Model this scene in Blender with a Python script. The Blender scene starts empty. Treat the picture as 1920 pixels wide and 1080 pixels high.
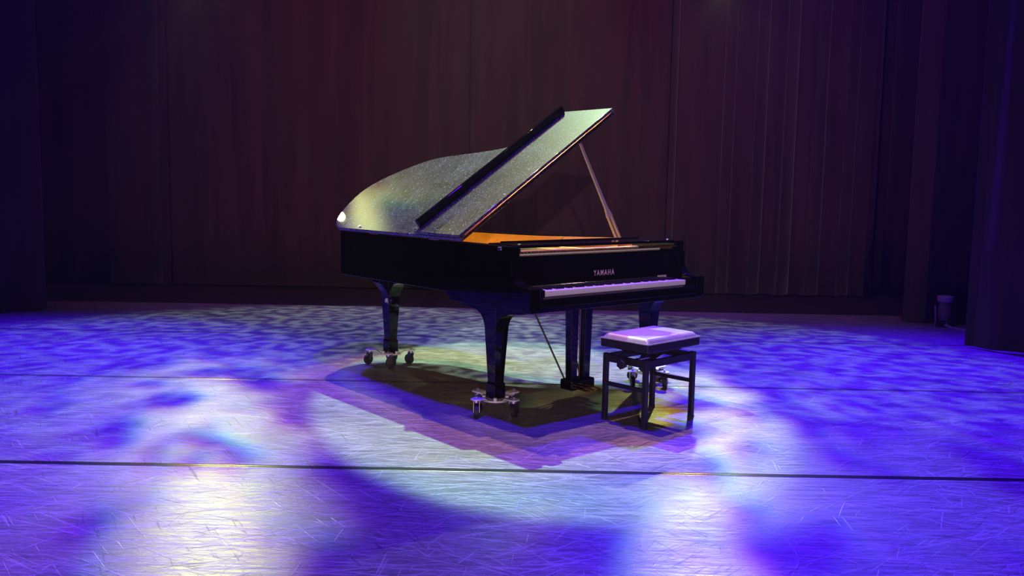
import bpy, bmesh, math, random
from mathutils import Vector, Matrix
rad = math.radians
D = bpy.data
SC = bpy.context.scene
COL = SC.collection
random.seed(7)

# ------------------------------------------------------------------ camera
PITCH, ROLL, FPX, CAM_H = 6.376, 1.0257, 1669.8, 1.3204
cam_d = D.cameras.new('camera'); cam = D.objects.new('camera', cam_d); COL.objects.link(cam)
pt, rl = rad(PITCH), rad(ROLL)
fw = Vector((0, math.cos(pt), -math.sin(pt))); r0 = Vector((1, 0, 0)); u0 = r0.cross(fw)
r1 = r0 * math.cos(rl) + u0 * math.sin(rl); u1 = -r0 * math.sin(rl) + u0 * math.cos(rl)
M = Matrix((r1, u1, -fw)).transposed().to_4x4(); M.translation = (0, 0, CAM_H)
cam.matrix_world = M
cam_d.sensor_fit = 'HORIZONTAL'; cam_d.sensor_width = 36.0; cam_d.lens = FPX / 1920 * 36.0
cam_d.clip_end = 200
SC.camera = cam

# ------------------------------------------------------------------ world, exposure
SC.view_settings.view_transform = 'Standard'; SC.view_settings.look = 'None'
SC.view_settings.gamma = 1.0; SC.view_settings.use_curve_mapping = False
SC.view_settings.exposure = 0.0
wd = D.worlds.new('world'); SC.world = wd; wd.use_nodes = True
wd.node_tree.nodes['Background'].inputs[0].default_value = (0.006, 0.0022, 0.0045, 1)
wd.node_tree.nodes['Background'].inputs[1].default_value = 1.0

# ------------------------------------------------------------------ stage lights (overhead rig, all out of frame)
def spot(name, loc, target, power, color, deg, blend, radius, gobo=None, aspect=None):
    l = D.lights.new(name, 'SPOT'); o = D.objects.new(name, l); COL.objects.link(o)
    l.energy = power; l.color = color; l.spot_size = rad(deg); l.spot_blend = blend; l.shadow_soft_size = radius
    loc = Vector(loc); d = (Vector(target) - loc).normalized()
    o.location = loc; o.rotation_euler = d.to_track_quat('-Z', 'Y').to_euler()
    if gobo:                                        # a projected pattern glass in front of the lamp
        scale, lo, hi, floor_v, fringe, seed = gobo
        R = d.to_track_quat('-Z', 'Y').to_matrix()
        ax, ay, az = R.col[0], R.col[1], R.col[2]
        l.use_nodes = True; nt = l.node_tree; N = nt.nodes; K = nt.links
        em = N['Emission']
        geo = N.new('ShaderNodeNewGeometry')
        def dot(v):
            n = N.new('ShaderNodeVectorMath'); n.operation = 'DOT_PRODUCT'
            K.new(geo.outputs['Incoming'], n.inputs[0]); n.inputs[1].default_value = v; return n.outputs['Value']
        def math_(op, a, b):
            n = N.new('ShaderNodeMath'); n.operation = op
            for i, x in enumerate((a, b)):
                if isinstance(x, (int, float)): n.inputs[i].default_value = x
                else: K.new(x, n.inputs[i])
            return n.outputs[0]
        dz = dot(az); px = math_('DIVIDE', dot(ax), dz); py = math_('DIVIDE', dot(ay), dz)
        comb = N.new('ShaderNodeCombineColor')
        for ch in range(3):
            cx = N.new('ShaderNodeCombineXYZ')
            K.new(math_('ADD', px, fringe * (ch - 1)), cx.inputs[0]); K.new(math_('ADD', py, fringe * 0.6 * (ch - 1)), cx.inputs[1])
            cx.inputs[2].default_value = seed
            tn = N.new('ShaderNodeTexNoise'); tn.inputs['Scale'].default_value = scale; tn.inputs['Detail'].default_value = 1.5
            K.new(cx.outputs[0], tn.inputs['Vector'])
            mr = N.new('ShaderNodeMapRange'); mr.interpolation_type = 'SMOOTHSTEP'
            mr.inputs['From Min'].default_value = lo; mr.inputs['From Max'].default_value = hi
            mr.inputs['To Min'].default_value = floor_v; mr.inputs['To Max'].default_value = 1
            K.new(tn.outputs['Fac'], mr.inputs['Value']); K.new(mr.outputs[0], comb.inputs[ch])
        K.new(comb.outputs[0], em.inputs['Color'])
    return o

spot('profile_spot', (-0.85, 11.05, 8.0), (0.12, 5.75, 0), 5600, (0.56, 1.0, 0.52), 21.0, 0.15, 0.05).scale = (0.80, 1, 1)
spot('amber_spot_rear', (-1.35, 9.5, 8.0), (-0.05, 5.75, 0), 2600, (1.0, 0.42, 0.12), 21.5, 0.35, 0.05)
spot('amber_spot_top', (-0.2, 6.35, 7.2), (0.58, 5.05, 0), 1500, (1.0, 0.50, 0.22), 17, 0.8, 0.05)
spot('gobo_high_east', (1.5, 11.05, 6.5), (-1.75, 7.3, 0), 2300, (0.74, 1.0, 0.74), 37, 0.3, 0.03, (70, 0.42, 0.60, 0.10, 0.0, 1.3))
spot('gobo_high_west', (-2.4, 10.8, 6.2), (1.35, 7.5, 0), 2100, (0.74, 1.0, 0.74), 29, 0.25, 0.03, (70, 0.42, 0.60, 0.03, 0.0, 6.3))
spot('gobo_rear_west', (-3.86, 11.15, 3.85), (-0.95, 2.2, 0), 820, (0.96, 1.0, 0.30), 40, 0.7, 0.06, (22, 0.37, 0.59, 0.02, 0.004, 17.3))
spot('gobo_rear_east', (2.45, 11.15, 3.75), (1.0, 2.4, 0), 700, (0.96, 1.0, 0.30), 38, 0.7, 0.06, (22, 0.37, 0.59, 0.02, 0.004, 12.7))
spot('blue_wash_west', (-3.2, 9.2, 7.5), (-4.1, 5.2, 0), 11500, (0.060, 0.0, 1.0), 54, 0.9, 0.12)
spot('blue_wash_east', (2.4, 10.2, 7.5), (3.5, 4.9, 0), 13000, (0.060, 0.0, 1.0), 54, 0.9, 0.12)
spot('blue_wash_centre', (0.2, 4.7, 7.5), (0.15, 5.5, 0), 3200, (0.060, 0.0, 1.0), 80, 0.9, 0.12)
spot('magenta_wash', (-4.5, 3.2, 6.0), (-2.6, 2.6, 0), 500, (0.8, 0.0, 0.35), 50, 1.0, 0.2)
spot('front_of_house_spot', (-0.6, -14.0, 3.3), (0.0, 8.0, 1.0), 5200, (1.0, 0.70, 0.72), 27, 0.9, 0.10)
for bx_ in (-2.2, 2.2):
    spot('curtain_wash', (bx_, 6.6, 6.4), (bx_ * 0.8, 11.4, 2.2), 420, (1.0, 0.30, 0.50), 85, 1.0, 0.3)
SC.cycles.max_bounces = 6; SC.cycles.diffuse_bounces = 3; SC.cycles.glossy_bounces = 4

# ------------------------------------------------------------------ materials
def mat(name, base=(0.5, 0.5, 0.5), rough=0.5, metal=0.0, coat=0.0, coat_rough=0.05, spec=0.5, sheen=0.0):
    m = D.materials.new(name); m.use_nodes = True
    b = m.node_tree.nodes['Principled BSDF']
    b.inputs['Base Color'].default_value = (*base, 1); b.inputs['Roughness'].default_value = rough
    b.inputs['Metallic'].default_value = metal; b.inputs['Coat Weight'].default_value = coat
    b.inputs['Coat Roughness'].default_value = coat_rough; b.inputs['Specular IOR Level'].default_value = spec
    b.inputs['Sheen Weight'].default_value = sheen
    return m
class NT:
    def __init__(s, m): s.m = m; s.t = m.node_tree; s.N = s.t.nodes; s.K = s.t.links; s.b = s.N['Principled BSDF']
    def put(s, sock, v):
        if isinstance(v, (int, float)): sock.default_value = v
        elif isinstance(v, (tuple, list)):
            sock.default_value = v if len(v) != 3 or sock.type != 'RGBA' else (*v, 1)
        else: s.K.new(v, sock)
    def pos(s):
        return s.N.new('ShaderNodeNewGeometry').outputs['Position']
    def obj(s): return s.N.new('ShaderNodeTexCoord').outputs['Object']
    def mapping(s, v, scale=(1, 1, 1), rot=(0, 0, 0), loc=(0, 0, 0)):
        n = s.N.new('ShaderNodeMapping'); s.K.new(v, n.inputs[0])
        n.vector_type = 'TEXTURE'           # turn first, then stretch
        n.inputs['Location'].default_value = loc; n.inputs['Rotation'].default_value = rot; n.inputs['Scale'].default_value = [1 / q for q in scale]
        return n.outputs[0]
    def noise(s, v, scale, detail=2, rough=0.5, dist=0.0):
        n = s.N.new('ShaderNodeTexNoise'); s.K.new(v, n.inputs['Vector'])
        n.inputs['Scale'].default_value = scale; n.inputs['Detail'].default_value = detail
        n.inputs['Roughness'].default_value = rough; n.inputs['Distortion'].default_value = dist
        return n.outputs['Fac']
    def ramp(s, v, a, b, c=0.0, d=1.0, smooth=True):
        n = s.N.new('ShaderNodeMapRange'); n.interpolation_type = 'SMOOTHSTEP' if smooth else 'LINEAR'
        s.K.new(v, n.inputs['Value'])
        for k, x in (('From Min', a), ('From Max', b), ('To Min', c), ('To Max', d)): n.inputs[k].default_value = x
        return n.outputs[0]
    def math(s, op, a, b=0.0, c=0.0):
        n = s.N.new('ShaderNodeMath'); n.operation = op
        for i, x in enumerate((a, b, c)): s.put(n.inputs[i], x)
        return n.outputs[0]
    def mix(s, f, a, b, mode='MIX'):
        n = s.N.new('ShaderNodeMix'); n.data_type = 'RGBA'; n.blend_type = mode
        s.put(n.inputs[0], f); s.put(n.inputs[6], a); s.put(n.inputs[7], b); return n.outputs[2]
    def bump(s, h, strength, dist=0.002):
        n = s.N.new('ShaderNodeBump'); s.K.new(h, n.inputs['Height'])
        n.inputs['Strength'].default_value = strength; n.inputs['Distance'].default_value = dist
        s.K.new(n.outputs[0], s.b.inputs['Normal'])

MT = {}
MT['lacquer'] = mat('black_lacquer', (0.004, 0.0035, 0.004), 0.22, coat=0.7, coat_rough=0.03, spec=0.0)
# dusty lacquer of the lid: black polish under a film of dust specks and wiping streaks
def dusty():
    m = mat('dusty_black_lacquer', (0.01, 0.01, 0.01), 0.3, coat=1.0, coat_rough=0.02, spec=0.10); n = NT(m)
    v = n.obj()
    film = n.ramp(n.noise(v, 3.2, 4, 0.6, 0.8), 0.30, 0.72, 0.25, 1.0)
    wipe = n.ramp(n.noise(n.mapping(v, (2.5, 22, 2.5), (0, 0, 0.5)), 2.2, 5, 0.65), 0.38, 0.70, 0.45, 1.2)
    speck = n.ramp(n.noise(v, 120, 2, 0.7), 0.60, 0.72)
    speck2 = n.ramp(n.noise(v, 55, 2, 0.75), 0.66, 0.74)
    fine = n.ramp(n.noise(v, 420, 1, 0.5), 0.35, 0.75, 0.5, 1.0)
    dust = n.math('MULTIPLY', n.math('MULTIPLY', film, wipe), fine)
    dust = n.math('ADD', n.math('MULTIPLY', dust, 0.13), n.math('ADD', n.math('MULTIPLY', speck, 0.9), n.math('MULTIPLY', speck2, 1.0)))
    f = n.math('MINIMUM', dust, 1.0)
    n.put(n.b.inputs['Base Color'], n.mix(f, (0.006, 0.006, 0.007), (0.55, 0.55, 0.56)))
    n.put(n.b.inputs['Roughness'], n.ramp(f, 0, 1, 0.45, 0.65))
    return m
MT['dusty'] = dusty()
MT['brass'] = mat('brass', (0.78, 0.42, 0.16), 0.28, metal=1.0)
MT['gold'] = mat('gold_bronze_paint', (0.85, 0.52, 0.13), 0.38, metal=0.3)
MT['veneer'] = mat('amber_veneer', (0.72, 0.26, 0.035), 0.35, coat=0.5, coat_rough=0.1)
def veneer():
    n = NT(MT['veneer']); v = n.mapping(n.obj(), (6, 6, 60))
    g = n.noise(v, 3, 4, 0.6); n.put(n.b.inputs['Base Color'], n.mix(n.ramp(g, 0.3, 0.7), (0.80, 0.30, 0.03), (0.92, 0.40, 0.06)))
veneer()
MT['ivory'] = mat('white_key_plastic', (0.80, 0.76, 0.72), 0.28, coat=0.3)
MT['ebony'] = mat('black_key_plastic', (0.012, 0.011, 0.012), 0.3, coat=0.3)
MT['felt'] = mat('red_felt', (0.22, 0.015, 0.02), 0.95)
MT['letters'] = mat('inlaid_brass_letters', (0.95, 0.72, 0.52), 0.35, metal=0.4)
MT['steel'] = mat('steel', (0.72, 0.72, 0.74), 0.3, metal=1.0)
MT['dull_steel'] = mat('dull_steel', (0.22, 0.22, 0.23), 0.4, metal=1.0)
MT['white_metal'] = mat('white_enamel_metal', (0.80, 0.79, 0.78), 0.35, coat=0.2)
MT['rubber'] = mat('black_rubber', (0.022, 0.019, 0.02), 0.6)
MT['black_metal'] = mat('black_painted_metal', (0.012, 0.010, 0.012), 0.42)
MT['string'] = mat('copper_string', (0.6, 0.35, 0.2), 0.35, metal=1.0)
MT['prop'] = mat('gold_grey_prop_stick', (0.62, 0.50, 0.42), 0.32, metal=0.55)  # one even gold-grey, half metallic colour for the prop parts
MT['tape'] = mat('black_gloss_tape', (0.018, 0.018, 0.024), 0.22, spec=0.8)
MT['grey_tape'] = mat('grey_gloss_tape', (0.095, 0.093, 0.098), 0.25, spec=0.7)
MT['patch_white'] = mat('pale_patch_white', (0.6, 0.56, 0.5), 0.6)
MT['cable'] = mat('grey_cable', (0.45, 0.38, 0.40), 0.5)
MT['lamp_body'] = mat('lamp_housing', (0.20, 0.13, 0.13), 0.4)
MT['lamp_rim'] = mat('lamp_rim', (0.45, 0.36, 0.40), 0.4)
MT['backfloor'] = mat('black_stage_boards', (0.012, 0.009, 0.009), 0.6)
MT['wall'] = mat('black_wall', (0.012, 0.010, 0.011), 0.9)
def leather():
    m = mat('lit_seat_leather', (0.2, 0.2, 0.21), 0.42, coat=0.25, coat_rough=0.25); n = NT(m); v = n.obj()  # black leather greyed so its colour stands for the lit seat top
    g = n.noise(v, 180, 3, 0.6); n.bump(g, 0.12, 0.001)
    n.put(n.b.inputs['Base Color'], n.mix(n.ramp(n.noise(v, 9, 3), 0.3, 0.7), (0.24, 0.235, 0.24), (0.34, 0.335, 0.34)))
    return m
MT['leather'] = leather()
MT['leather_unlit'] = mat('unlit_side_leather', (0.014, 0.011, 0.013), 0.4)  # near-black copy of the seat leather for the unlit sides
def velvet():
    m = mat('dark_velour', (0.03, 0.02, 0.024), 0.95, sheen=0.15, spec=0.1); n = NT(m); v = n.obj()
    g = n.noise(n.mapping(v, (3, 3, 0.25)), 2.0, 4, 0.6)
    n.put(n.b.inputs['Base Color'], n.mix(n.ramp(g, 0.3, 0.7), (0.028, 0.013, 0.019), (0.046, 0.020, 0.028)))
    n.bump(n.noise(v, 260, 2), 0.2, 0.002)
    return m
MT['velvet'] = velvet()

def vinyl():
    m = mat('scuffed_grey_vinyl', (0.2, 0.2, 0.2), 0.4, spec=0.65); n = NT(m); p = n.pos()
    grain = n.noise(n.mapping(p, (1.0, 16, 1)), 3.2, 7, 0.68, 0.4)
    grain2 = n.noise(n.mapping(p, (3.0, 30, 1), (0, 0, rad(-8))), 3.0, 5, 0.7, 0.6)
    grain3 = n.noise(n.mapping(p, (7.0, 60, 1), (0, 0, rad(5))), 2.2, 4, 0.75, 1.2)
    patch = n.noise(p, 0.9, 4, 0.6, 0.5)
    a = n.math('MULTIPLY', n.ramp(grain, 0.30, 0.72, 0.80, 1.18), n.ramp(grain2, 0.30, 0.72, 0.72, 1.25))
    a = n.math('MULTIPLY', a, n.ramp(patch, 0.3, 0.7, 0.85, 1.12))
    a = n.math('MULTIPLY', a, n.ramp(grain3, 0.32, 0.70, 0.62, 1.40))
    col = n.mix(1.0, (0.185, 0.183, 0.188), a, 'MULTIPLY')
    light = None; dark = None
    for i, (ang, sx, sy, th) in enumerate(((-14, 0.9, 34, 0.66), (9, 0.8, 36, 0.66), (27, 1.0, 38, 0.67), (-33, 1.0, 38, 0.67), (63, 1.6, 42, 0.70), (-4, 0.7, 44, 0.65), (16, 1.5, 48, 0.66), (-22, 1.5, 50, 0.66), (44, 1.7, 46, 0.68), (-52, 1.7, 46, 0.68), (85, 1.8, 46, 0.72))):
        v = n.mapping(p, (sx, sy, 1), (0, 0, rad(ang)), (3.7 * i, 1.9 * i, 0.77 * i))
        s = n.ramp(n.noise(v, 1.6, 1, 0.5, 0.15), th, th + 0.06)
        light = s if light is None else n.math('MAXIMUM', light, s)
    for i, (ang, sx, sy, th) in enumerate(((20, 2.6, 46, 0.66), (-25, 2.8, 50, 0.66), (48, 3.0, 44, 0.67), (5, 2.2, 52, 0.66), (-60, 2.8, 46, 0.68))):
        v = n.mapping(p, (sx, sy, 1), (0, 0, rad(ang)), (1.3 + 2.9 * i, 5.1 * i, 3 + 0.61 * i))
        s = n.ramp(n.noise(v, 1.7, 1, 0.5, 0.5), th, th + 0.06)
        dark = s if dark is None else n.math('MAXIMUM', dark, s)
    # long curved drag marks left by castors, near the front of the stage
    sep = n.N.new('ShaderNodeSeparateXYZ'); n.K.new(p, sep.inputs[0]); X, Y = sep.outputs[0], sep.outputs[1]
    wob = n.math('MULTIPLY', n.math('SUBTRACT', n.noise(p, 2.5, 2), 0.5), 0.05)
    mask = n.ramp(n.noise(n.mapping(p, (1, 1, 1), (0, 0, 0), (9, 4, 2)), 3.0, 3, 0.7), 0.42, 0.62)
    drag = None
    for cx, cy, r, w, x0, x1 in ((1.15, 5.15, 1.62, 0.006, 1.25, 2.35), (1.15, 5.25, 1.80, 0.010, 1.35, 2.6), (0.95, 5.35, 2.02, 0.006, 1.2, 2.7), (1.0, 5.6, 2.36, 0.012, 1.3, 2.9), (0.9, 5.2, 1.50, 0.005, 1.0, 2.1)):
        dx = n.math('SUBTRACT', X, cx); dy = n.math('SUBTRACT', Y, cy)
        dist = n.math('SQRT', n.math('ADD', n.math('MULTIPLY', dx, dx), n.math('MULTIPLY', dy, dy)))
        q = n.math('ABSOLUTE', n.math('SUBTRACT', n.math('ADD', dist, wob), r))
        ring = n.ramp(q, w * 0.4, w * 1.4, 1, 0)
        ring = n.math('MULTIPLY', n.math('MULTIPLY', ring, n.ramp(X, x0, x0 + 0.3)), n.math('MULTIPLY', n.ramp(X, x1 - 0.3, x1, 1, 0), n.ramp(Y, 4.0, 4.2, 1, 0)))
        drag = ring if drag is None else n.math('MAXIMUM', drag, ring)
    drag = n.math('MULTIPLY', n.math('MULTIPLY', drag, mask), 0.75)
    dark = n.math('MAXIMUM', n.math('MULTIPLY', dark, 0.75), drag)
    col = n.mix(n.math('MULTIPLY', light, 0.5), col, (0.48, 0.47, 0.48))
    col = n.mix(dark, col, (0.03, 0.03, 0.035))
    n.put(n.b.inputs['Base Color'], col)
    rg = n.math('ADD', n.ramp(grain, 0.3, 0.7, 0.29, 0.42), n.math('MULTIPLY', dark, 0.1))
    n.put(n.b.inputs['Roughness'], rg)
    h = n.math('ADD', n.math('ADD', grain2, n.math('MULTIPLY', grain, 0.6)), n.math('MULTIPLY', light, 0.5))
    n.bump(h, 0.25, 0.003)
    return m
MT['vinyl'] = vinyl()

# ------------------------------------------------------------------ mesh helpers
class MB:
    def __init__(s): s.v = []; s.f = []
    def add(s, vs, fs):
        o = len(s.v); s.v += [tuple(x) for x in vs]; s.f += [tuple(i + o for i in f) for f in fs]; return s
    def box(s, x0, x1, y0, y1, z0, z1):
        return s.add([(x0, y0, z0), (x1, y0, z0), (x1, y1, z0), (x0, y1, z0), (x0, y0, z1), (x1, y0, z1), (x1, y1, z1), (x0, y1, z1)],
                     [(0, 3, 2, 1), (4, 5, 6, 7), (0, 1, 5, 4), (1, 2, 6, 5), (2, 3, 7, 6), (3, 0, 4, 7)])
    def prism(s, poly, fn0, fn1):
        n = len(poly); a = sum(poly[i][0] * poly[(i + 1) % n][1] - poly[(i + 1) % n][0] * poly[i][1] for i in range(n))
        if a < 0: poly = poly[::-1]
        vs = [fn0(*q) for q in poly] + [fn1(*q) for q in poly]
        return s.add(vs, [tuple(range(n))[::-1], tuple(range(n, 2 * n))] + [(i, (i + 1) % n, n + (i + 1) % n, n + i) for i in range(n)])
    def zprism(s, poly, z0, z1): return s.prism(poly, lambda x, y: (x, y, z0), lambda x, y: (x, y, z1))
    def tube(s, pts, r, seg=10, cap=True):
        pts = [Vector(q) for q in pts]; rs = r if isinstance(r, (list, tuple)) else [r] * len(pts)
        rings = []
        for i, q in enumerate(pts):
            t = (pts[min(i + 1, len(pts) - 1)] - pts[max(i - 1, 0)]).normalized()
            ref = Vector((0, 0, 1)) if abs(t.z) < 0.95 else Vector((1, 0, 0))
            a = t.cross(ref).normalized(); b = t.cross(a)
            rings.append([q + (a * math.cos(2 * math.pi * k / seg) + b * math.sin(2 * math.pi * k / seg)) * rs[i] for k in range(seg)])
        vs = [v for R in rings for v in R]; fs = []
        for i in range(len(pts) - 1):
            for k in range(seg):
                fs.append((i * seg + k, i * seg + (k + 1) % seg, (i + 1) * seg + (k + 1) % seg, (i + 1) * seg + k))
        if cap: fs += [tuple(range(seg))[::-1], tuple((len(pts) - 1) * seg + k for k in range(seg))]
        return s.add(vs, fs)
    def bar(s, p0, p1, w, h, up=(0, 0, 1), w1=None, h1=None):
        p0, p1 = Vector(p0), Vector(p1); t = (p1 - p0).normalized(); up = Vector(up)
        a = t.cross(up).normalized(); b = a.cross(t); w1 = w1 or w; h1 = h1 or h
        vs = []
        for q, ww, hh in ((p0, w, h), (p1, w1, h1)):
            vs += [q - a * ww / 2 - b * hh / 2, q + a * ww / 2 - b * hh / 2, q + a * ww / 2 + b * hh / 2, q - a * ww / 2 + b * hh / 2]
        return s.add(vs, [(0, 1, 2, 3), (7, 6, 5, 4), (0, 4, 5, 1), (1, 5, 6, 2), (2, 6, 7, 3), (3, 7, 4, 0)])
    def loft(s, sections):            # square sections (cx, cy, hx, hy, z)
        vs = []
        for cx, cy, hx, hy, z in sections: vs += [(cx - hx, cy - hy, z), (cx + hx, cy - hy, z), (cx + hx, cy + hy, z), (cx - hx, cy + hy, z)]
        n = len(sections); fs = [(3, 2, 1, 0), tuple((n - 1) * 4 + k for k in range(4))]
        for i in range(n - 1):
            for k in range(4): fs.append((i * 4 + k, i * 4 + (k + 1) % 4, (i + 1) * 4 + (k + 1) % 4, (i + 1) * 4 + k))
        return s.add(vs, fs)
    def mesh(s, name, m, smooth=None):
        me = D.meshes.new(name); me.from_pydata(s.v, [], s.f); me.materials.append(m)
        bm = bmesh.new(); bm.from_mesh(me); bmesh.ops.recalc_face_normals(bm, faces=bm.faces); bm.to_mesh(me); bm.free()
        if smooth:
            for q in me.polygons: q.use_smooth = True
            me.set_sharp_from_angle(angle=rad(smooth))
        return me
def ob(name, me, parent=None, loc=None, rot=None):
    o = D.objects.new(name, me); COL.objects.link(o)
    if parent: o.parent = parent
    if loc: o.location = loc
    if rot: o.rotation_euler = rot
    return o
def part(name, mb, m, parent, bevel=0.0, smooth=None, seg=2):
    o = ob(name, mb.mesh(name, MT[m], smooth), parent)
    if bevel:
        b = o.modifiers.new('bevel', 'BEVEL'); b.width = bevel; b.segments = seg; b.limit_method = 'ANGLE'; b.angle_limit = rad(35); b.harden_normals = True
        if not smooth:
            for q in o.data.polygons: q.use_smooth = True
            o.data.set_sharp_from_angle(angle=rad(30))
    return o
def tag(o, label, cat, group=None):
    o['label'] = label; o['category'] = cat
    if group: o['group'] = group
    return o
def thing(name, label, cat, loc, rotz=0, group=None):
    o = ob(name, None, None, loc, (0, 0, rotz)); return tag(o, label, cat, group)
def struct(o): o['kind'] = 'structure'; return o
def catmull(P, n=6):
    out = []
    for i in range(len(P) - 1):
        p0, p1, p2, p3 = [Vector(P[max(0, min(len(P) - 1, j))]) for j in (i - 1, i, i + 1, i + 2)]
        for k in range(n):
            t = k / n
            out.append(0.5 * ((2 * p1) + (-p0 + p2) * t + (2 * p0 - 5 * p1 + 4 * p2 - p3) * t * t + (-p0 + 3 * p1 - 3 * p2 + p3) * t ** 3))
    out.append(Vector(P[-1])); return out

# ------------------------------------------------------------------ the stage
fl = struct(ob('floor', MB().box(-9, 9, -3, 13, -0.2, 0).mesh('floor', MT['backfloor'])))
VT = 0.003
SEAMS = [-1.58, 0.30, 2.18, 4.06, 5.94, 7.82, 9.72]
for a, b in zip(SEAMS[:-1], SEAMS[1:]):
    part('vinyl_strip', MB().box(-6.2, 6.2, a + 0.003, b - 0.003, 0.0, VT), 'vinyl', fl)
for y in SEAMS[1:-1]:
    xs = [-6.2 + 12.4 * i / 240 for i in range(241)]
    vs = []; fs = []
    rr = random.Random(int(y * 10))
    for i, x in enumerate(xs):
        j = rr.uniform(-0.0012, 0.0012); h = 0.0012 + rr.uniform(0, 0.0004)
        vs += [(x, y - 0.024 + j, VT), (x, y - 0.020 + j, VT + h * 0.7), (x, y - 0.004, VT + h), (x, y, VT + 0.0003), (x, y + 0.004, VT + h), (x, y + 0.020 + j, VT + h * 0.7), (x, y + 0.024 + j, VT)]
    for i in range(len(xs) - 1):
        for k in range(6): fs.append((i * 7 + k, (i + 1) * 7 + k, (i + 1) * 7 + k + 1, i * 7 + k + 1))
    part('seam_tape', MB().add(vs, fs), 'tape' if y < 5 else 'grey_tape', fl, smooth=50)

def curtain(p0, p1, z0, z1, folds, seed, flare=0.0):
    rr = random.Random(seed); p0, p1 = Vector((*p0, 0)), Vector((*p1, 0)); L = (p1 - p0).length; t = (p1 - p0) / L; nrm = Vector((-t.y, t.x, 0))
    amp, wl = folds; k = max(2, int(L / wl)); ph = [rr.uniform(-0.8, 0.8) for _ in range(k + 2)]; am = [rr.uniform(0.45, 1.2) for _ in range(k + 2)]
    nx = max(24, int(L / wl * 14)); rows = 9; vs = []; fs = []
    for j in range(rows):
        f = j / (rows - 1); z = z0 + (z1 - z0) * f
        for i in range(nx + 1):
            s = i / nx; q = s * k; a = int(q); w = q - a
            phase = ph[a] * (1 - w) + ph[a + 1] * w; A = am[a] * (1 - w) + am[a + 1] * w
            d = amp * A * math.sin(2 * math.pi * q + phase + 0.25 * math.sin(3 * f + seed)) * (1.0 + flare * (1 - f)) + amp * 0.3 * math.sin(4.7 * q + seed)
            e = 0.35 * amp * math.sin(4 * math.pi * q + phase)
            vs.append(p0 + t * (s * L + e) + nrm * d + Vector((0, 0, z)))
    for j in range(rows - 1):
        for i in range(nx):
            a = j * (nx + 1) + i; fs.append((a, a + 1, a + nx + 2, a + nx + 1))
    return MB().add(vs, fs)
def drape(label, group, *args):
    o = ob('stage_curtain', curtain(*args).mesh('stage_curtain', MT['velvet'], 80))
    s = o.modifiers.new('thickness', 'SOLIDIFY'); s.thickness = 0.008
    return tag(o, label, 'curtain', group)
BACK = 'black drapes across the back of the stage'; WING = 'black wing drapes at the stage sides'
drape('dark backdrop drape in soft folds at the far left of the back wall', BACK, (-7.6, 11.3), (-4.35, 11.40), 0.02, 7.5, (0.07, 0.48), 3)
drape('smooth dark backdrop drape behind the piano tail', BACK, (-4.45, 11.44), (-0.58, 11.42), 0.02, 7.5, (0.014, 0.9), 5)
drape('smooth dark backdrop drape behind the raised piano lid and prop', BACK, (-0.62, 11.45), (2.0, 11.48), 0.02, 7.5, (0.016, 0.8), 8)
drape('deeply pleated dark backdrop drape right of the piano', BACK, (1.95, 11.42), (4.62, 11.44), 0.02, 7.5, (0.10, 0.36), 11)
drape('pleated dark backdrop drape at the far right end', BACK, (4.45, 11.58), (7.8, 11.5), 0.02, 7.5, (0.08, 0.40), 14)
drape('narrow dark wing drape at the left edge of the stage', WING, (-6.6, 7.9), (-4.72, 8.95), 0.02, 7.5, (0.05, 0.30), 21, 0.15)
drape('wing drape with blue-lit edge standing behind the small floor lamp', WING, (4.06, 9.20), (5.9, 9.02), 0.02, 7.5, (0.05, 0.34), 23, 0.15)
drape('nearest wing drape at the right edge of the picture', WING, (3.97, 7.73), (5.6, 6.1), 0.02, 7.5, (0.035, 0.36), 27, 0.1)
struct(ob('wall_back', MB().box(-9, 9, 12.6, 12.8, 0, 8).mesh('wall_back', MT['wall'])))
struct(ob('wall_left', MB().box(-9.2, -9, -3, 12.8, 0, 8).mesh('wall_left', MT['wall'])))
struct(ob('wall_right', MB().box(9, 9.2, -3, 12.8, 0, 8).mesh('wall_right', MT['wall'])))

# ------------------------------------------------------------------ the grand piano (local frame: x along the keys, y to the tail)
PYAW = rad(40.375); PO = (0.677, 5.285, 0.0)
piano = thing('grand_piano', 'black lacquered grand piano with raised dusty lid on wheeled dollies', 'piano', PO, PYAW)
HW = 0.755; ZT = 0.998; ZR = 0.690
OUT_U = [(0.0, 0.18), (0, 0.8), (0.0, 1.5), (0.0, 1.98), (0.030, 2.11), (0.11, 2.215), (0.23, 2.30), (0.38, 2.360), (0.50, 2.378), (0.62, 2.340), (0.72, 2.262), (0.81, 2.17),
         (0.88, 2.08), (0.93, 1.98), (0.962, 1.84), (0.984, 1.68), (1.007, 1.535), (1.045, 1.34), (1.10, 1.19), (1.19, 1.06), (1.30, 0.95), (1.41, 0.85), (1.482, 0.75), (1.506, 0.64), (1.51, 0.5), (1.51, 0.18)]
path = catmull([(u - HW, y, 0) for u, y in OUT_U], 5)
def inset(P, d):
    out = []
    for i, q in enumerate(P):
        t = (P[min(i + 1, len(P) - 1)] - P[max(i - 1, 0)]).normalized(); nn = Vector((t.y, -t.x, 0)); out.append(q + nn * d)
    return out
def wall_strip(Po, Pi, z0, z1):
    n = len(Po); vs = [(q.x, q.y, z0) for q in Po] + [(q.x, q.y, z1) for q in Po] + [(q.x, q.y, z0) for q in Pi] + [(q.x, q.y, z1) for q in Pi]
    fs = []
    for i in range(n - 1):
        fs += [(i, i + 1, n + i + 1, n + i), (2 * n + i, 3 * n + i, 3 * n + i + 1, 2 * n + i + 1), (n + i, n + i + 1, 3 * n + i + 1, 3 * n + i), (i, 2 * n + i, 2 * n + i + 1, i + 1)]
    fs += [(0, n, 3 * n, 2 * n), (n - 1, 2 * n + n - 1, 3 * n + n - 1, n + n - 1)]
    return MB().add(vs, fs)
RT = 0.072
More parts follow.
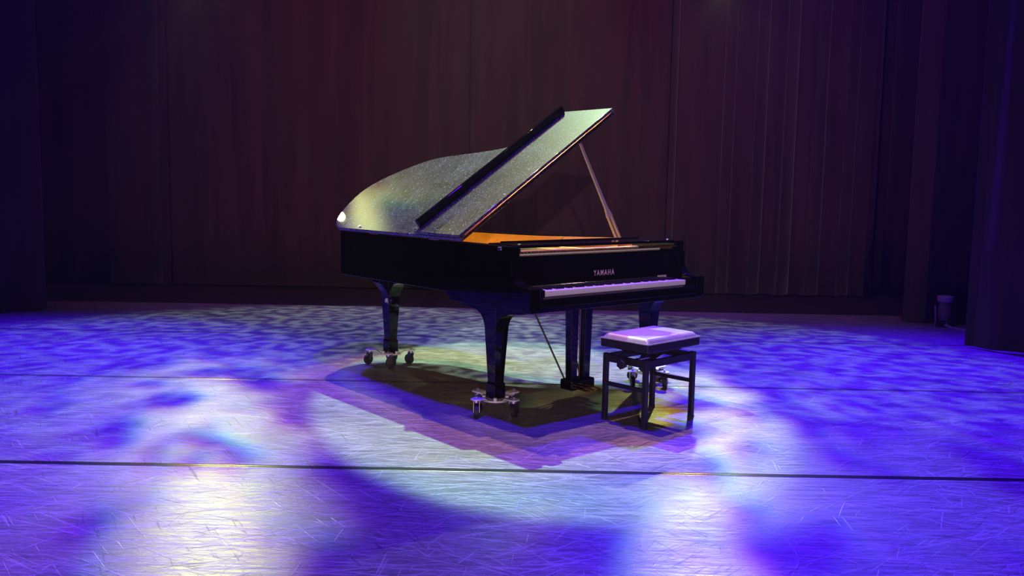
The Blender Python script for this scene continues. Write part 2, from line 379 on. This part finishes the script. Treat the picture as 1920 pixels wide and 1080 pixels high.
inner = inset(path, RT)
part('rim', wall_strip(path, inner, ZR, ZT), 'lacquer', piano, bevel=0.004, smooth=40)
iv = inset(path, RT + 0.0005); iv2 = inset(path, RT + 0.005)
v0 = next(i for i, q in enumerate(iv) if q.y > 0.55); v1 = len(iv) - 1 - next(i for i, q in enumerate(reversed(iv)) if q.y > 0.55)
part('inner_veneer', wall_strip(iv[v0:v1 + 1], iv2[v0:v1 + 1], 0.80, 0.990), 'veneer', piano, smooth=40)['label'] = 'bright amber veneer lining the inside of the rim'
ins = inset(path, RT + 0.006)
poly_in = [(q.x, q.y) for q in ins if q.y > 0.26]
part('soundboard', MB().zprism([(q.x, q.y) for q in inset(path, 0.03) if q.y > 0.19], 0.70, 0.715), 'veneer', piano)
# cast iron frame: plate, raised struts
fr = part('iron_frame', MB().zprism(poly_in, 0.872, 0.886), 'gold', piano); fr['label'] = 'gold painted iron frame'
for x0, x1, y1 in ((-0.40, -0.52, 2.1), (-0.12, -0.36, 2.2), (0.16, -0.10, 1.9), (0.42, 0.22, 1.15)):
    part('frame_strut', MB().bar((x0, 0.60, 0.905), (x1, y1, 0.905), 0.028, 0.04), 'gold', fr, bevel=0.004)
part('pin_block_ridge', MB().box(-0.66, 0.66, 0.49, 0.53, 0.886, 0.945), 'gold', fr, bevel=0.006)
mb = MB()
for i in range(72):
    x = -0.62 + 1.24 * i / 71
    y1 = 2.05 - 0.0135 * i if i < 40 else 1.52 - 0.02 * (i - 40)
    mb.tube([(x, 0.54, 0.925), (max(-0.64, x - 0.12 - 0.12 * (1 - i / 71)), max(0.85, y1 - 0.1), 0.915)], 0.0012 if i > 20 else 0.002, 4, False)
st = part('strings', mb, 'string', piano); st['kind'] = 'stuff'
mb = MB()
for i in range(110):
    x = -0.64 + 1.28 * i / 109
    for k in range(2): mb.box(x - 0.0025, x + 0.0025, 0.33 + 0.05 * k + 0.01 * (i % 2), 0.335 + 0.05 * k + 0.01 * (i % 2), 0.884, 0.925)
tp = part('tuning_pins', mb, 'steel', piano); tp['kind'] = 'stuff'
# key bed and arms
kb = part('key_bed', MB().box(-HW + 0.001, HW - 0.001, 0.004, 0.775, 0.666, 0.697), 'lacquer', piano, bevel=0.003)
part('key_bed_moulding', MB().box(-HW + 0.002, HW - 0.002, 0.004, 0.742, 0.640, 0.668), 'lacquer', kb, bevel=0.003)
scoop = [(0.0, 0.646), (0.0, 0.766), (0.008, 0.779), (0.03, 0.780), (0.06, 0.780), (0.09, 0.784), (0.118, 0.793), (0.140, 0.808), (0.155, 0.828), (0.163, 0.850), (0.166, 0.880), (0.166, 0.926), (0.205, 0.926), (0.205, 0.646)]
for s in (-1, 1):
    xa, xb = (-HW, -0.683) if s < 0 else (0.683, HW)
    part('arm', MB().prism(scoop, lambda y, z: (xa, y, z), lambda y, z: (xb, y, z)), 'lacquer', piano, bevel=0.005, smooth=35)
    xa, xb = (-0.682, -0.614) if s < 0 else (0.614, 0.682)
    part('key_block', MB().box(xa, xb, 0.036, 0.19, 0.697, 0.762), 'lacquer', piano, bevel=0.005)
part('key_slip', MB().prism([(0.003, 0.668), (0.003, 0.700), (0.010, 0.714), (0.034, 0.724), (0.036, 0.668)], lambda y, z: (-0.683, y, z), lambda y, z: (0.683, y, z)), 'lacquer', piano, bevel=0.003)
part('key_frame', MB().box(-0.612, 0.612, 0.045, 0.20, 0.697, 0.722), 'ebony', piano)
KW = 1.222 / 52
wk = MB().box(0, KW - 0.0009, 0.0, 0.150, 0.0, 0.030).mesh('white_key', MT['ivory'])
for q in wk.polygons: q.use_smooth = False
bk = MB().add([(-0.0055, 0.0, 0), (0.0055, 0, 0), (0.0055, 0.1, 0), (-0.0055, 0.1, 0), (-0.0042, 0.006, 0.012), (0.0042, 0.006, 0.012), (0.0042, 0.1, 0.012), (-0.0042, 0.1, 0.012)],
              [(0, 3, 2, 1), (4, 5, 6, 7), (0, 1, 5, 4), (1, 2, 6, 5), (2, 3, 7, 6), (3, 0, 4, 7)]).mesh('black_key', MT['ebony'])
names = 'ABCDEFG'
for i in range(52):
    ob('white_key', wk, piano, (-0.611 + KW * i + 0.00045, 0.040, 0.7245))
    if names[i % 7] in 'ACDFG' and i < 51: ob('black_key', bk, piano, (-0.611 + KW * (i + 1), 0.090, 0.7545))
# fall board with the maker's letters
fb_poly = [(0.192, 0.760), (0.200, 0.915), (0.206, 0.929), (0.220, 0.936), (0.250, 0.936), (0.250, 0.925), (0.225, 0.915), (0.212, 0.760)]
fbo = part('fallboard', MB().prism(fb_poly, lambda y, z: (-0.681, y, z), lambda y, z: (0.681, y, z)), 'lacquer', piano, bevel=0.002, smooth=35)
part('name_felt', MB().box(-0.611, 0.611, 0.186, 0.192, 0.752, 0.760), 'felt', fbo)
def letters(name, body, size, loc, rot, sx=1.0, spacing=1.0, m='letters', parent=None, extrude=0.0006):
    c = D.curves.new(name, 'FONT'); c.body = body; c.size = size; c.extrude = extrude; c.space_character = spacing; c.align_x = 'CENTER'; c.offset = size * 0.012
    t = D.objects.new(name, c); COL.objects.link(t); bpy.context.view_layer.update()
    me = D.meshes.new_from_object(t.evaluated_get(bpy.context.evaluated_depsgraph_get())); D.objects.remove(t)
    me.materials.clear(); me.materials.append(MT[m]); me.name = name
    o = ob(name, me, parent, loc, rot); o.scale = (sx, 1, 1); return o
tilt = rad(90) - math.atan2(0.008, 0.155)
lt = letters('name_lettering', 'YAMAHA', 0.047, (0.016, 0.1935, 0.803), (tilt, 0, 0), 0.78, 1.32, 'letters', fbo); lt['label'] = 'pale gold capital letters across the fallboard'
bd = part('badge', MB().box(0.515, 0.600, 0.1905, 0.1932, 0.762, 0.776), 'letters', fbo); bd['label'] = 'small pale plate at the right of the fallboard'
# pale strip with a row of small dark blocks above the fall board
rail = part('pale_strip', MB().box(-0.672, 0.60, 0.252, 0.290, 0.938, 0.950), 'ivory', piano, bevel=0.002); rail['label'] = 'pale strip above the fallboard with a row of dark blocks'
dark_block = MB().box(-0.008, 0.008, -0.008, 0.004, 0, 0.007).mesh('dark_block', MT['ebony'])
for i in range(44): ob('dark_block', dark_block, rail, (-0.655 + 1.235 * i / 43, 0.262, 0.9495))
part('damper_felt', MB().box(-0.66, 0.66, 0.262, 0.30, 0.905, 0.928), 'felt', piano)
# flat music desk
md = part('music_desk', MB().box(-0.678, 0.678, 0.205, 0.47, 0.985, 1.002), 'lacquer', piano, bevel=0.003)
for s in (-1, 1): part('desk_slide', MB().box(s * 0.68 - 0.012, s * 0.68 + 0.012, 0.19, 0.60, 0.968, 0.984), 'lacquer', md)
part('desk_lip', MB().box(-0.60, 0.60, 0.44, 0.455, 1.002, 1.010), 'lacquer', md, bevel=0.002)
for s in (-1, 1): part('desk_pivot', MB().tube([(s * 0.645, 0.23, 1.0), (s * 0.645, 0.23, 1.008)], 0.010, 10), 'steel', md)
# lid (hinged on the bass side), front flap folded back on it
LA = rad(33.0)
def lp(u, y, w): return (-HW - 0.006 + u * math.cos(LA) - w * math.sin(LA), y, ZT + 0.004 + u * math.sin(LA) + w * math.cos(LA))
lid_uy = [(q.x + HW, q.y) for q in inset(path, -0.012) if q.y > 0.62]
lid_uy = [(0.0 if u < 0.0 else u, y) for u, y in lid_uy]
FY = 0.612
lid_poly = [(0.0, FY)] + lid_uy + [(1.522, FY)]
lid = part('lid', MB().prism(lid_poly, lambda u, y: lp(u, y, 0.0), lambda u, y: lp(u, y, 0.024)), 'dusty', piano, bevel=0.004, smooth=35, seg=3)
lid['label'] = 'raised piano lid filmed with dust and streaks'
flap = part('lid_flap', MB().prism([(0.0, FY + 0.002), (1.522, FY + 0.002), (1.522, 1.085), (0.0, 1.085)], lambda u, y: lp(u, y, 0.026), lambda u, y: lp(u, y, 0.046)), 'dusty', piano, bevel=0.004)
flap['label'] = 'dusty front flap folded back over the lid'
lip = part('flap_lip', MB().prism([(0.045, 1.058), (1.505, 1.058), (1.505, 1.088), (0.045, 1.088)], lambda u, y: lp(u, y, 0.046), lambda u, y: lp(u, y, 0.100)), 'lacquer', flap, bevel=0.006, seg=3)
hg = part('flap_hinge', MB().prism([(0.030, FY - 0.004), (1.485, FY - 0.004), (1.485, FY + 0.001), (0.030, FY + 0.001)], lambda u, y: lp(u, y, 0.010), lambda u, y: lp(u, y, 0.026)), 'brass', piano)
hg['label'] = 'long brass hinge along the lid front edge'
kn = MB().tube([lp(0.03, FY - 0.005, 0.026), lp(1.485, FY - 0.005, 0.026)], 0.0045, 8).mesh('hinge_knuckle', MT['brass'], 40)
ob('hinge_knuckle', kn, hg)
for u, y in ((0.06, 1.15), (0.03, 1.80)):
    part('lid_bolt', MB().tube([lp(u, y, 0.022), lp(u, y, 0.032)], 0.008, 12), 'steel', lid, smooth=40)
for y in (0.9, 1.6): part('side_hinge', MB().tube([(-HW - 0.004, y - 0.05, ZT + 0.004), (-HW - 0.004, y + 0.05, ZT + 0.004)], 0.005, 8), 'brass', piano, smooth=40)
for u, y in ((1.42, 0.70), (0.98, 1.60), (0.40, 2.25)): part('rubber_bumper', MB().tube([lp(u, y, 0.0), lp(u, y, -0.012)], 0.012, 10), 'rubber', lid, smooth=40)
part('lid_latch', MB().box(-HW - 0.003, -HW + 0.002, 0.255, 0.285, 0.972, 0.992), 'steel', piano, bevel=0.001)
# prop stick
def at_prop(t): 
    a = Vector((0.655, 0.66, 0.955)); b = Vector(lp(1.17, 0.650, 0.0)); return a + (b - a) * t
fwd = (0.25, 1, 0)
pr = part('prop_stick', MB().bar(at_prop(0.36), at_prop(1.0), 0.026, 0.018, fwd, 0.017, 0.014).bar(at_prop(0.27), at_prop(0.36), 0.048, 0.020, fwd, 0.026, 0.018), 'prop', piano, bevel=0.003)
for s in (-1, 1):
    d = Vector((0.018 * s, 0, 0.004 * s))
    part('prop_cheek', MB().bar(at_prop(0.0) + d, at_prop(0.28) + d * 0.9, 0.013, 0.020, fwd), 'prop', pr, bevel=0.002)
off = Vector((0.030, 0.03, 0.0))
part('short_prop', MB().bar(at_prop(0.30) + off, at_prop(0.80) + off * 0.8, 0.012, 0.010, fwd), 'lacquer', piano, bevel=0.002)
part('prop_foot', MB().box(0.60, 0.70, 0.63, 0.69, 0.935, 0.962), 'brass', piano, bevel=0.003)
part('string_clip', MB().box(0.26, 0.285, 0.0, 0.012, 0.0, 0.075), 'gold', piano)  # moved onto the rim below
sc_ = [o for o in piano.children if o.name.startswith('string_clip')][0]
# legs with their brackets
def leg(cx, cy, front, back, side):
    mb = MB().loft([(cx, cy, 0.036, 0.036, 0.092), (cx, cy, 0.041, 0.041, 0.10), (cx, cy, 0.041, 0.041, 0.182), (cx, cy, 0.034, 0.034, 0.190), (cx, cy, 0.051, 0.051, 0.515), (cx, cy, 0.053, 0.053, 0.645)])
    o = part('leg', mb, 'lacquer', piano, bevel=0.004)
    def brk(sign, reach, axis):
        P = [(0.045, 0.48), (0.052, 0.520), (0.066, 0.556), (0.092, 0.585), (0.13 if reach > .14 else .105, 0.606), (reach, 0.620), (reach, 0.645), (0.03, 0.645)]
        if axis == 'y': f0 = lambda a, z: (cx - 0.050, cy + sign * a, z); f1 = lambda a, z: (cx + 0.050, cy + sign * a, z)
        else: f0 = lambda a, z: (cx + sign * a, cy - 0.048, z); f1 = lambda a, z: (cx + sign * a, cy + 0.048, z)
        part('leg_bracket', MB().prism(P, f0, f1), 'lacquer', o, bevel=0.003, smooth=35)
    if front: brk(-1, front, 'y')
    if back: brk(1, back, 'y')
    for s in side: brk(s, 0.13, 'x')
    return o
leg(-0.671, 0.389, 0.27, 0.27, ())
leg(0.671, 0.389, 0.27, 0.27, ())
rl_ = leg(-0.379, 1.985, 0.13, 0.20, (-1, 1))
part('bracket_plate', MB().box(-0.48, -0.28, 1.80, 2.20, 0.645, 0.70), 'lacquer', rl_, bevel=0.004)
tpz = part('pale_patch', MB().add([(-0.433, 1.972, 0.50), (-0.433, 1.945, 0.505), (-0.432, 1.94, 0.462), (-0.430, 1.955, 0.475), (-0.431, 1.978, 0.466), (-0.432, 1.985, 0.485)], [(0, 1, 2, 3, 4, 5)]), 'patch_white', rl_)  # thin irregular off-white sheet on the leg face
for v in tpz.data.vertices: v.co.x = -0.379 - (0.034 + 0.017 * (v.co.z - 0.19) / 0.325) - 0.0015
so = tpz.modifiers.new('thickness', 'SOLIDIFY'); so.thickness = 0.001; tpz['label'] = 'small pale patch near the top of the rear leg'
# pedal lyre
LX, LY = 0.015, 0.40
ly_ = part('pedal_lyre', MB().box(LX - 0.105, LX + 0.105, LY - 0.055, LY + 0.055, 0.058, 0.125), 'lacquer', piano, bevel=0.012, seg=3)
part('lyre_top_plate', MB().box(LX - 0.19, LX + 0.19, LY - 0.10, LY + 0.07, 0.612, 0.640), 'lacquer', ly_, bevel=0.004)
part('lyre_crossbar', MB().box(LX - 0.115, LX + 0.115, LY - 0.03, LY + 0.02, 0.572, 0.590), 'lacquer', ly_, bevel=0.003)
for s in (-1, 1):
    part('lyre_post', MB().loft([(LX + s * 0.056, LY, 0.027, 0.027, 0.12), (LX + s * 0.062, LY, 0.034, 0.030, 0.612)]), 'lacquer', ly_, bevel=0.005)
    part('brace_rod', MB().tube([(LX + s * 0.07, LY + 0.05, 0.12), (LX + s * 0.16, LY + 0.33, 0.64)], 0.006, 8), 'black_metal', ly_, smooth=40)
for k in (-1, 0, 1):
    part('pedal_rod', MB().tube([(LX + k * 0.022, LY + 0.01, 0.12), (LX + k * 0.022, LY + 0.01, 0.64)], 0.003, 6), 'brass', ly_, smooth=40)
    x = LX + k * 0.062
    part('pedal', MB().prism([(-0.009, 0.0), (0.009, 0.0), (0.010, -0.05), (0.017, -0.09), (0.013, -0.118), (-0.013, -0.118), (-0.017, -0.09), (-0.010, -0.05)],
                             lambda a, b: (x + a, LY - 0.05 + b, 0.070), lambda a, b: (x + a, LY - 0.05 + b, 0.079)), 'brass', ly_, bevel=0.003)
# small clip standing on the inner rim (brass block seen against the veneer)
bi = min(range(len(iv2)), key=lambda i: (iv2[i] - Vector((0.43, 1.02, 0))).length)
sc_.location = (iv2[bi].x - 0.285, iv2[bi].y - 0.02, 0.915)

# ------------------------------------------------------------------ dollies under the legs
def dolly(px_, py_, rot, label):
    c, s = math.cos(PYAW), math.sin(PYAW)
    d = thing('piano_dolly', label, 'dolly', (PO[0] + c * px_ - s * py_, PO[1] + s * px_ + c * py_, VT), rot, 'wheeled dollies under the piano legs')
    z = 0.0865
    hub = part('hub_plate', MB().tube([(0, 0, 0.076), (0, 0, z)], 0.080, 24), 'white_metal', d, smooth=40, bevel=0.002)
    for k in range(4):
        a = k * math.pi / 2; R = Matrix.Rotation(a, 4, 'Z')
        mb = MB()
        prof = [(0.05, 0.030, 0.079), (0.080, 0.024, 0.080), (0.098, 0.024, 0.096), (0.12, 0.028, 0.101), (0.150, 0.036, 0.101), (0.170, 0.031, 0.101), (0.184, 0.014, 0.101)]
        vs = []; fs = []
        for x, w, zz in prof: vs += [R @ Vector((x, -w, zz)), R @ Vector((x, w, zz)), R @ Vector((x, w, zz + 0.007)), R @ Vector((x, -w, zz + 0.007))]
        n = len(prof)
        for i in range(n - 1):
            for j in range(4): fs.append((i * 4 + j, i * 4 + (j + 1) % 4, (i + 1) * 4 + (j + 1) % 4, (i + 1) * 4 + j))
        fs += [(0, 1, 2, 3), tuple((n - 1) * 4 + j for j in (3, 2, 1, 0))]
        arm_ = part('arm', mb.add(vs, fs), 'white_metal', d, bevel=0.0015)
        o = R @ Vector((0.152, 0, 0))
        part('bolt', MB().tube([(o.x, o.y, 0.107), (o.x, o.y, 0.121)], 0.009, 6), 'steel', arm_)
        # swivel castor
        sw = a + [0.9, 2.2, -0.7, 0.4][k]; ax = Vector((math.cos(sw), math.sin(sw), 0)); fwv = Vector((-ax.y, ax.x, 0))
        cs = part('castor_fork', MB().tube([(o.x, o.y, 0.086), (o.x, o.y, 0.102)], 0.020, 14), 'steel', d, smooth=40)
        wc = o + fwv * 0.018 + Vector((0, 0, 0.037))
        for s_ in (-1, 1):
            q = o + ax * 0.017 * s_; e = wc + ax * 0.017 * s_
            part('fork_cheek', MB().bar((q.x, q.y, 0.090), (e.x, e.y, 0.030), 0.003, 0.030, fwv), 'dull_steel', cs)
        wv = wc
        part('wheel', MB().tube([wv - ax * 0.0135, wv - ax * 0.011, wv + ax * 0.011, wv + ax * 0.0135], [0.030, 0.037, 0.037, 0.030], 20), 'rubber', d, smooth=40)
    for k in range(4):
        a = k * math.pi / 2 + 0.78; o = Vector((math.cos(a) * 0.069, math.sin(a) * 0.069, 0))
        part('clamp_knob', MB().tube([(o.x, o.y, 0.0865), (o.x, o.y, 0.104)], 0.011, 10), 'white_metal', d, smooth=40)
    return d
dolly(-0.671, 0.389, rad(45), 'white metal spider dolly in the shadow under the nearest piano leg')
dolly(0.671, 0.389, rad(42), 'white metal spider dolly behind the bench under the right piano leg')
dolly(-0.379, 1.985, rad(2), 'white metal spider dolly under the rear leg at the piano tail')

# ------------------------------------------------------------------ the bench
bn = thing('piano_bench', 'black adjustable piano bench with pale-lit padded leather seat', 'bench', (0.807, 5.085, VT), rad(43.8))
LXh, LYh = 0.235, 0.1565; TZ = 0.392
for sx in (-1, 1):
    for sy in (-1, 1):
        x, y = sx * (LXh - 0.0135), sy * (LYh - 0.0135)
        lg = part('leg', MB().box(x - 0.0135, x + 0.0135, y - 0.0135, y + 0.0135, 0.008, TZ), 'black_metal', bn, bevel=0.002)
        part('leg_cap', MB().box(x - 0.015, x + 0.015, y - 0.015, y + 0.015, 0.0, 0.012), 'rubber', lg, bevel=0.002)
for sy in (-1, 1):
    y = sy * (LYh - 0.0135); part('top_rail', MB().box(-LXh + 0.027, LXh - 0.027, y - 0.010, y + 0.010, TZ - 0.048, TZ - 0.006), 'black_metal', bn, bevel=0.002)
for sx in (-1, 1):
    x = sx * (LXh - 0.0135); part('end_rail', MB().box(x - 0.010, x + 0.010, -LYh + 0.027, LYh - 0.027, TZ - 0.048, TZ - 0.006), 'black_metal', bn, bevel=0.002)
    part('stretcher', MB().box(x - 0.009, x + 0.009, -LYh + 0.027, LYh - 0.027, 0.205, 0.228), 'black_metal', bn, bevel=0.002)
# scissor lift and knob
for sy in (-1, 1):
    y = sy * 0.095
    part('scissor_bar', MB().bar((-0.17, y, TZ - 0.03), (0.06, y, 0.425), 0.008, 0.022, (0, 0, 1)), 'black_metal', bn, bevel=0.001)
    part('scissor_bar', MB().bar((0.17, y * 0.86, TZ - 0.03), (-0.06, y * 0.86, 0.425), 0.008, 0.022, (0, 0, 1)), 'black_metal', bn, bevel=0.001)
part('lift_screw', MB().tube([(-0.235, 0.0, 0.362), (0.12, 0.0, 0.362)], 0.007, 10), 'steel', bn, smooth=40)
kb_ = []
for i in range(12):
    a = 2 * math.pi * i / 12; r = 0.030 if i % 2 else 0.024; kb_.append((r * math.cos(a), r * math.sin(a)))
part('height_knob', MB().prism(kb_, lambda a, b: (-0.272, a, 0.352 + b), lambda a, b: (-0.240, a, 0.352 + b)), 'black_metal', bn, bevel=0.003)
SXh, SYh = 0.245, 0.170
part('lift_frame', MB().box(-0.15, 0.15, -0.11, 0.11, 0.408, 0.431), 'black_metal', bn, bevel=0.003)
part('lift_axle', MB().tube([(-0.10, -0.12, 0.395), (-0.10, 0.12, 0.395)], 0.010, 10), 'black_metal', bn, smooth=40)
part('seat_frame', MB().box(-SXh, SXh, -SYh, SYh, 0.430, 0.478), 'leather_unlit', bn, bevel=0.006, seg=3)
# padded top: grid pillow
vs = []; fs = []; nx, ny = 48, 36
for j in range(ny + 1):
    for i in range(nx + 1):
        u = -1 + 2 * i / nx; v = -1 + 2 * j / ny
        ex = 1 - abs(u); ey = 1 - abs(v)
        h = 0.030 * (min(1, ex * 9.0) ** 0.6) * (min(1, ey * 6.5) ** 0.6)
        vs.append((u * (SXh - 0.003), v * (SYh - 0.003), 0.478 + h))
for j in range(ny):
    for i in range(nx): a = j * (nx + 1) + i; fs.append((a, a + 1, a + nx + 2, a + nx + 1))
cu = part('seat_cushion', MB().add(vs, fs), 'leather', bn, smooth=60); cu['label'] = 'padded leather seat top, coloured pale as if lit'
part('piping', MB().tube([(-SXh, -SYh, 0.480), (SXh, -SYh, 0.480), (SXh, SYh, 0.480), (-SXh, SYh, 0.480), (-SXh, -SYh, 0.480)], 0.004, 6), 'leather', cu, smooth=40)

# ------------------------------------------------------------------ small lamp on the floor by the right wing
lm = thing('floor_lamp', 'small upright stage lamp on the floor between the right wing drapes', 'stage lamp', (4.40, 8.98, 0.0), rad(-15))
part('base', MB().box(-0.085, 0.075, -0.06, 0.06, 0.0, 0.06), 'black_metal', lm, bevel=0.006)
lat = lambda pr_: MB().tube([(0, 0, z) for r, z in pr_], [r for r, z in pr_], 20)
hd = part('lamp_head', lat([(0.05, 0.085), (0.062, 0.095), (0.064, 0.20), (0.058, 0.235), (0.058, 0.25)]), 'lamp_body', lm, smooth=40)
part('lens_hood', lat([(0.060, 0.25), (0.074, 0.262), (0.078, 0.31), (0.074, 0.315)]), 'lamp_rim', hd, smooth=40)
part('tail_cap', lat([(0.045, 0.066), (0.052, 0.072), (0.050, 0.086)]), 'lamp_rim', hd, smooth=40)
for s in (-1, 1): part('yoke_arm', MB().bar((s * 0.078, 0, 0.05), (s * 0.090, 0, 0.21), 0.012, 0.03, (0, 1, 0)), 'lamp_rim' if s < 0 else 'black_metal', lm, bevel=0.002)
part('foot_clip', MB().box(-0.092, -0.084, -0.05, -0.03, 0.0, 0.075), 'lamp_rim', lm)
part('foot_clip', MB().box(0.004, 0.014, -0.068, -0.06, 0.012, 0.05), 'steel', lm)
for k, pts in enumerate((((0.02, -0.06, 0.03), (0.06, -0.11, 0.012), (0.14, -0.16, 0.008), (0.26, -0.17, 0.008), (0.40, -0.15, 0.008)), ((0.0, -0.06, 0.025), (0.03, -0.13, 0.010), (0.10, -0.21, 0.008), (0.22, -0.23, 0.008), (0.42, -0.22, 0.008)))):
    part('cable', MB().tube([tuple(q) for q in catmull(pts, 5)], 0.006, 8), 'cable', lm, smooth=60)

# ------------------------------------------------------------------ thin stage haze
hz = struct(ob('haze', MB().box(-8.9, 8.9, -2.9, 12.5, -0.10, 7.9).mesh('haze', D.materials.new('stage_haze'))))
hm = hz.data.materials[0]; hm.use_nodes = True; hn = hm.node_tree; hn.nodes.clear()
ho = hn.nodes.new('ShaderNodeOutputMaterial'); hv = hn.nodes.new('ShaderNodeVolumeScatter'); hn.links.new(hv.outputs[0], ho.inputs['Volume'])
hv.inputs['Density'].default_value = 0.0013; hv.inputs['Anisotropy'].default_value = 0.2
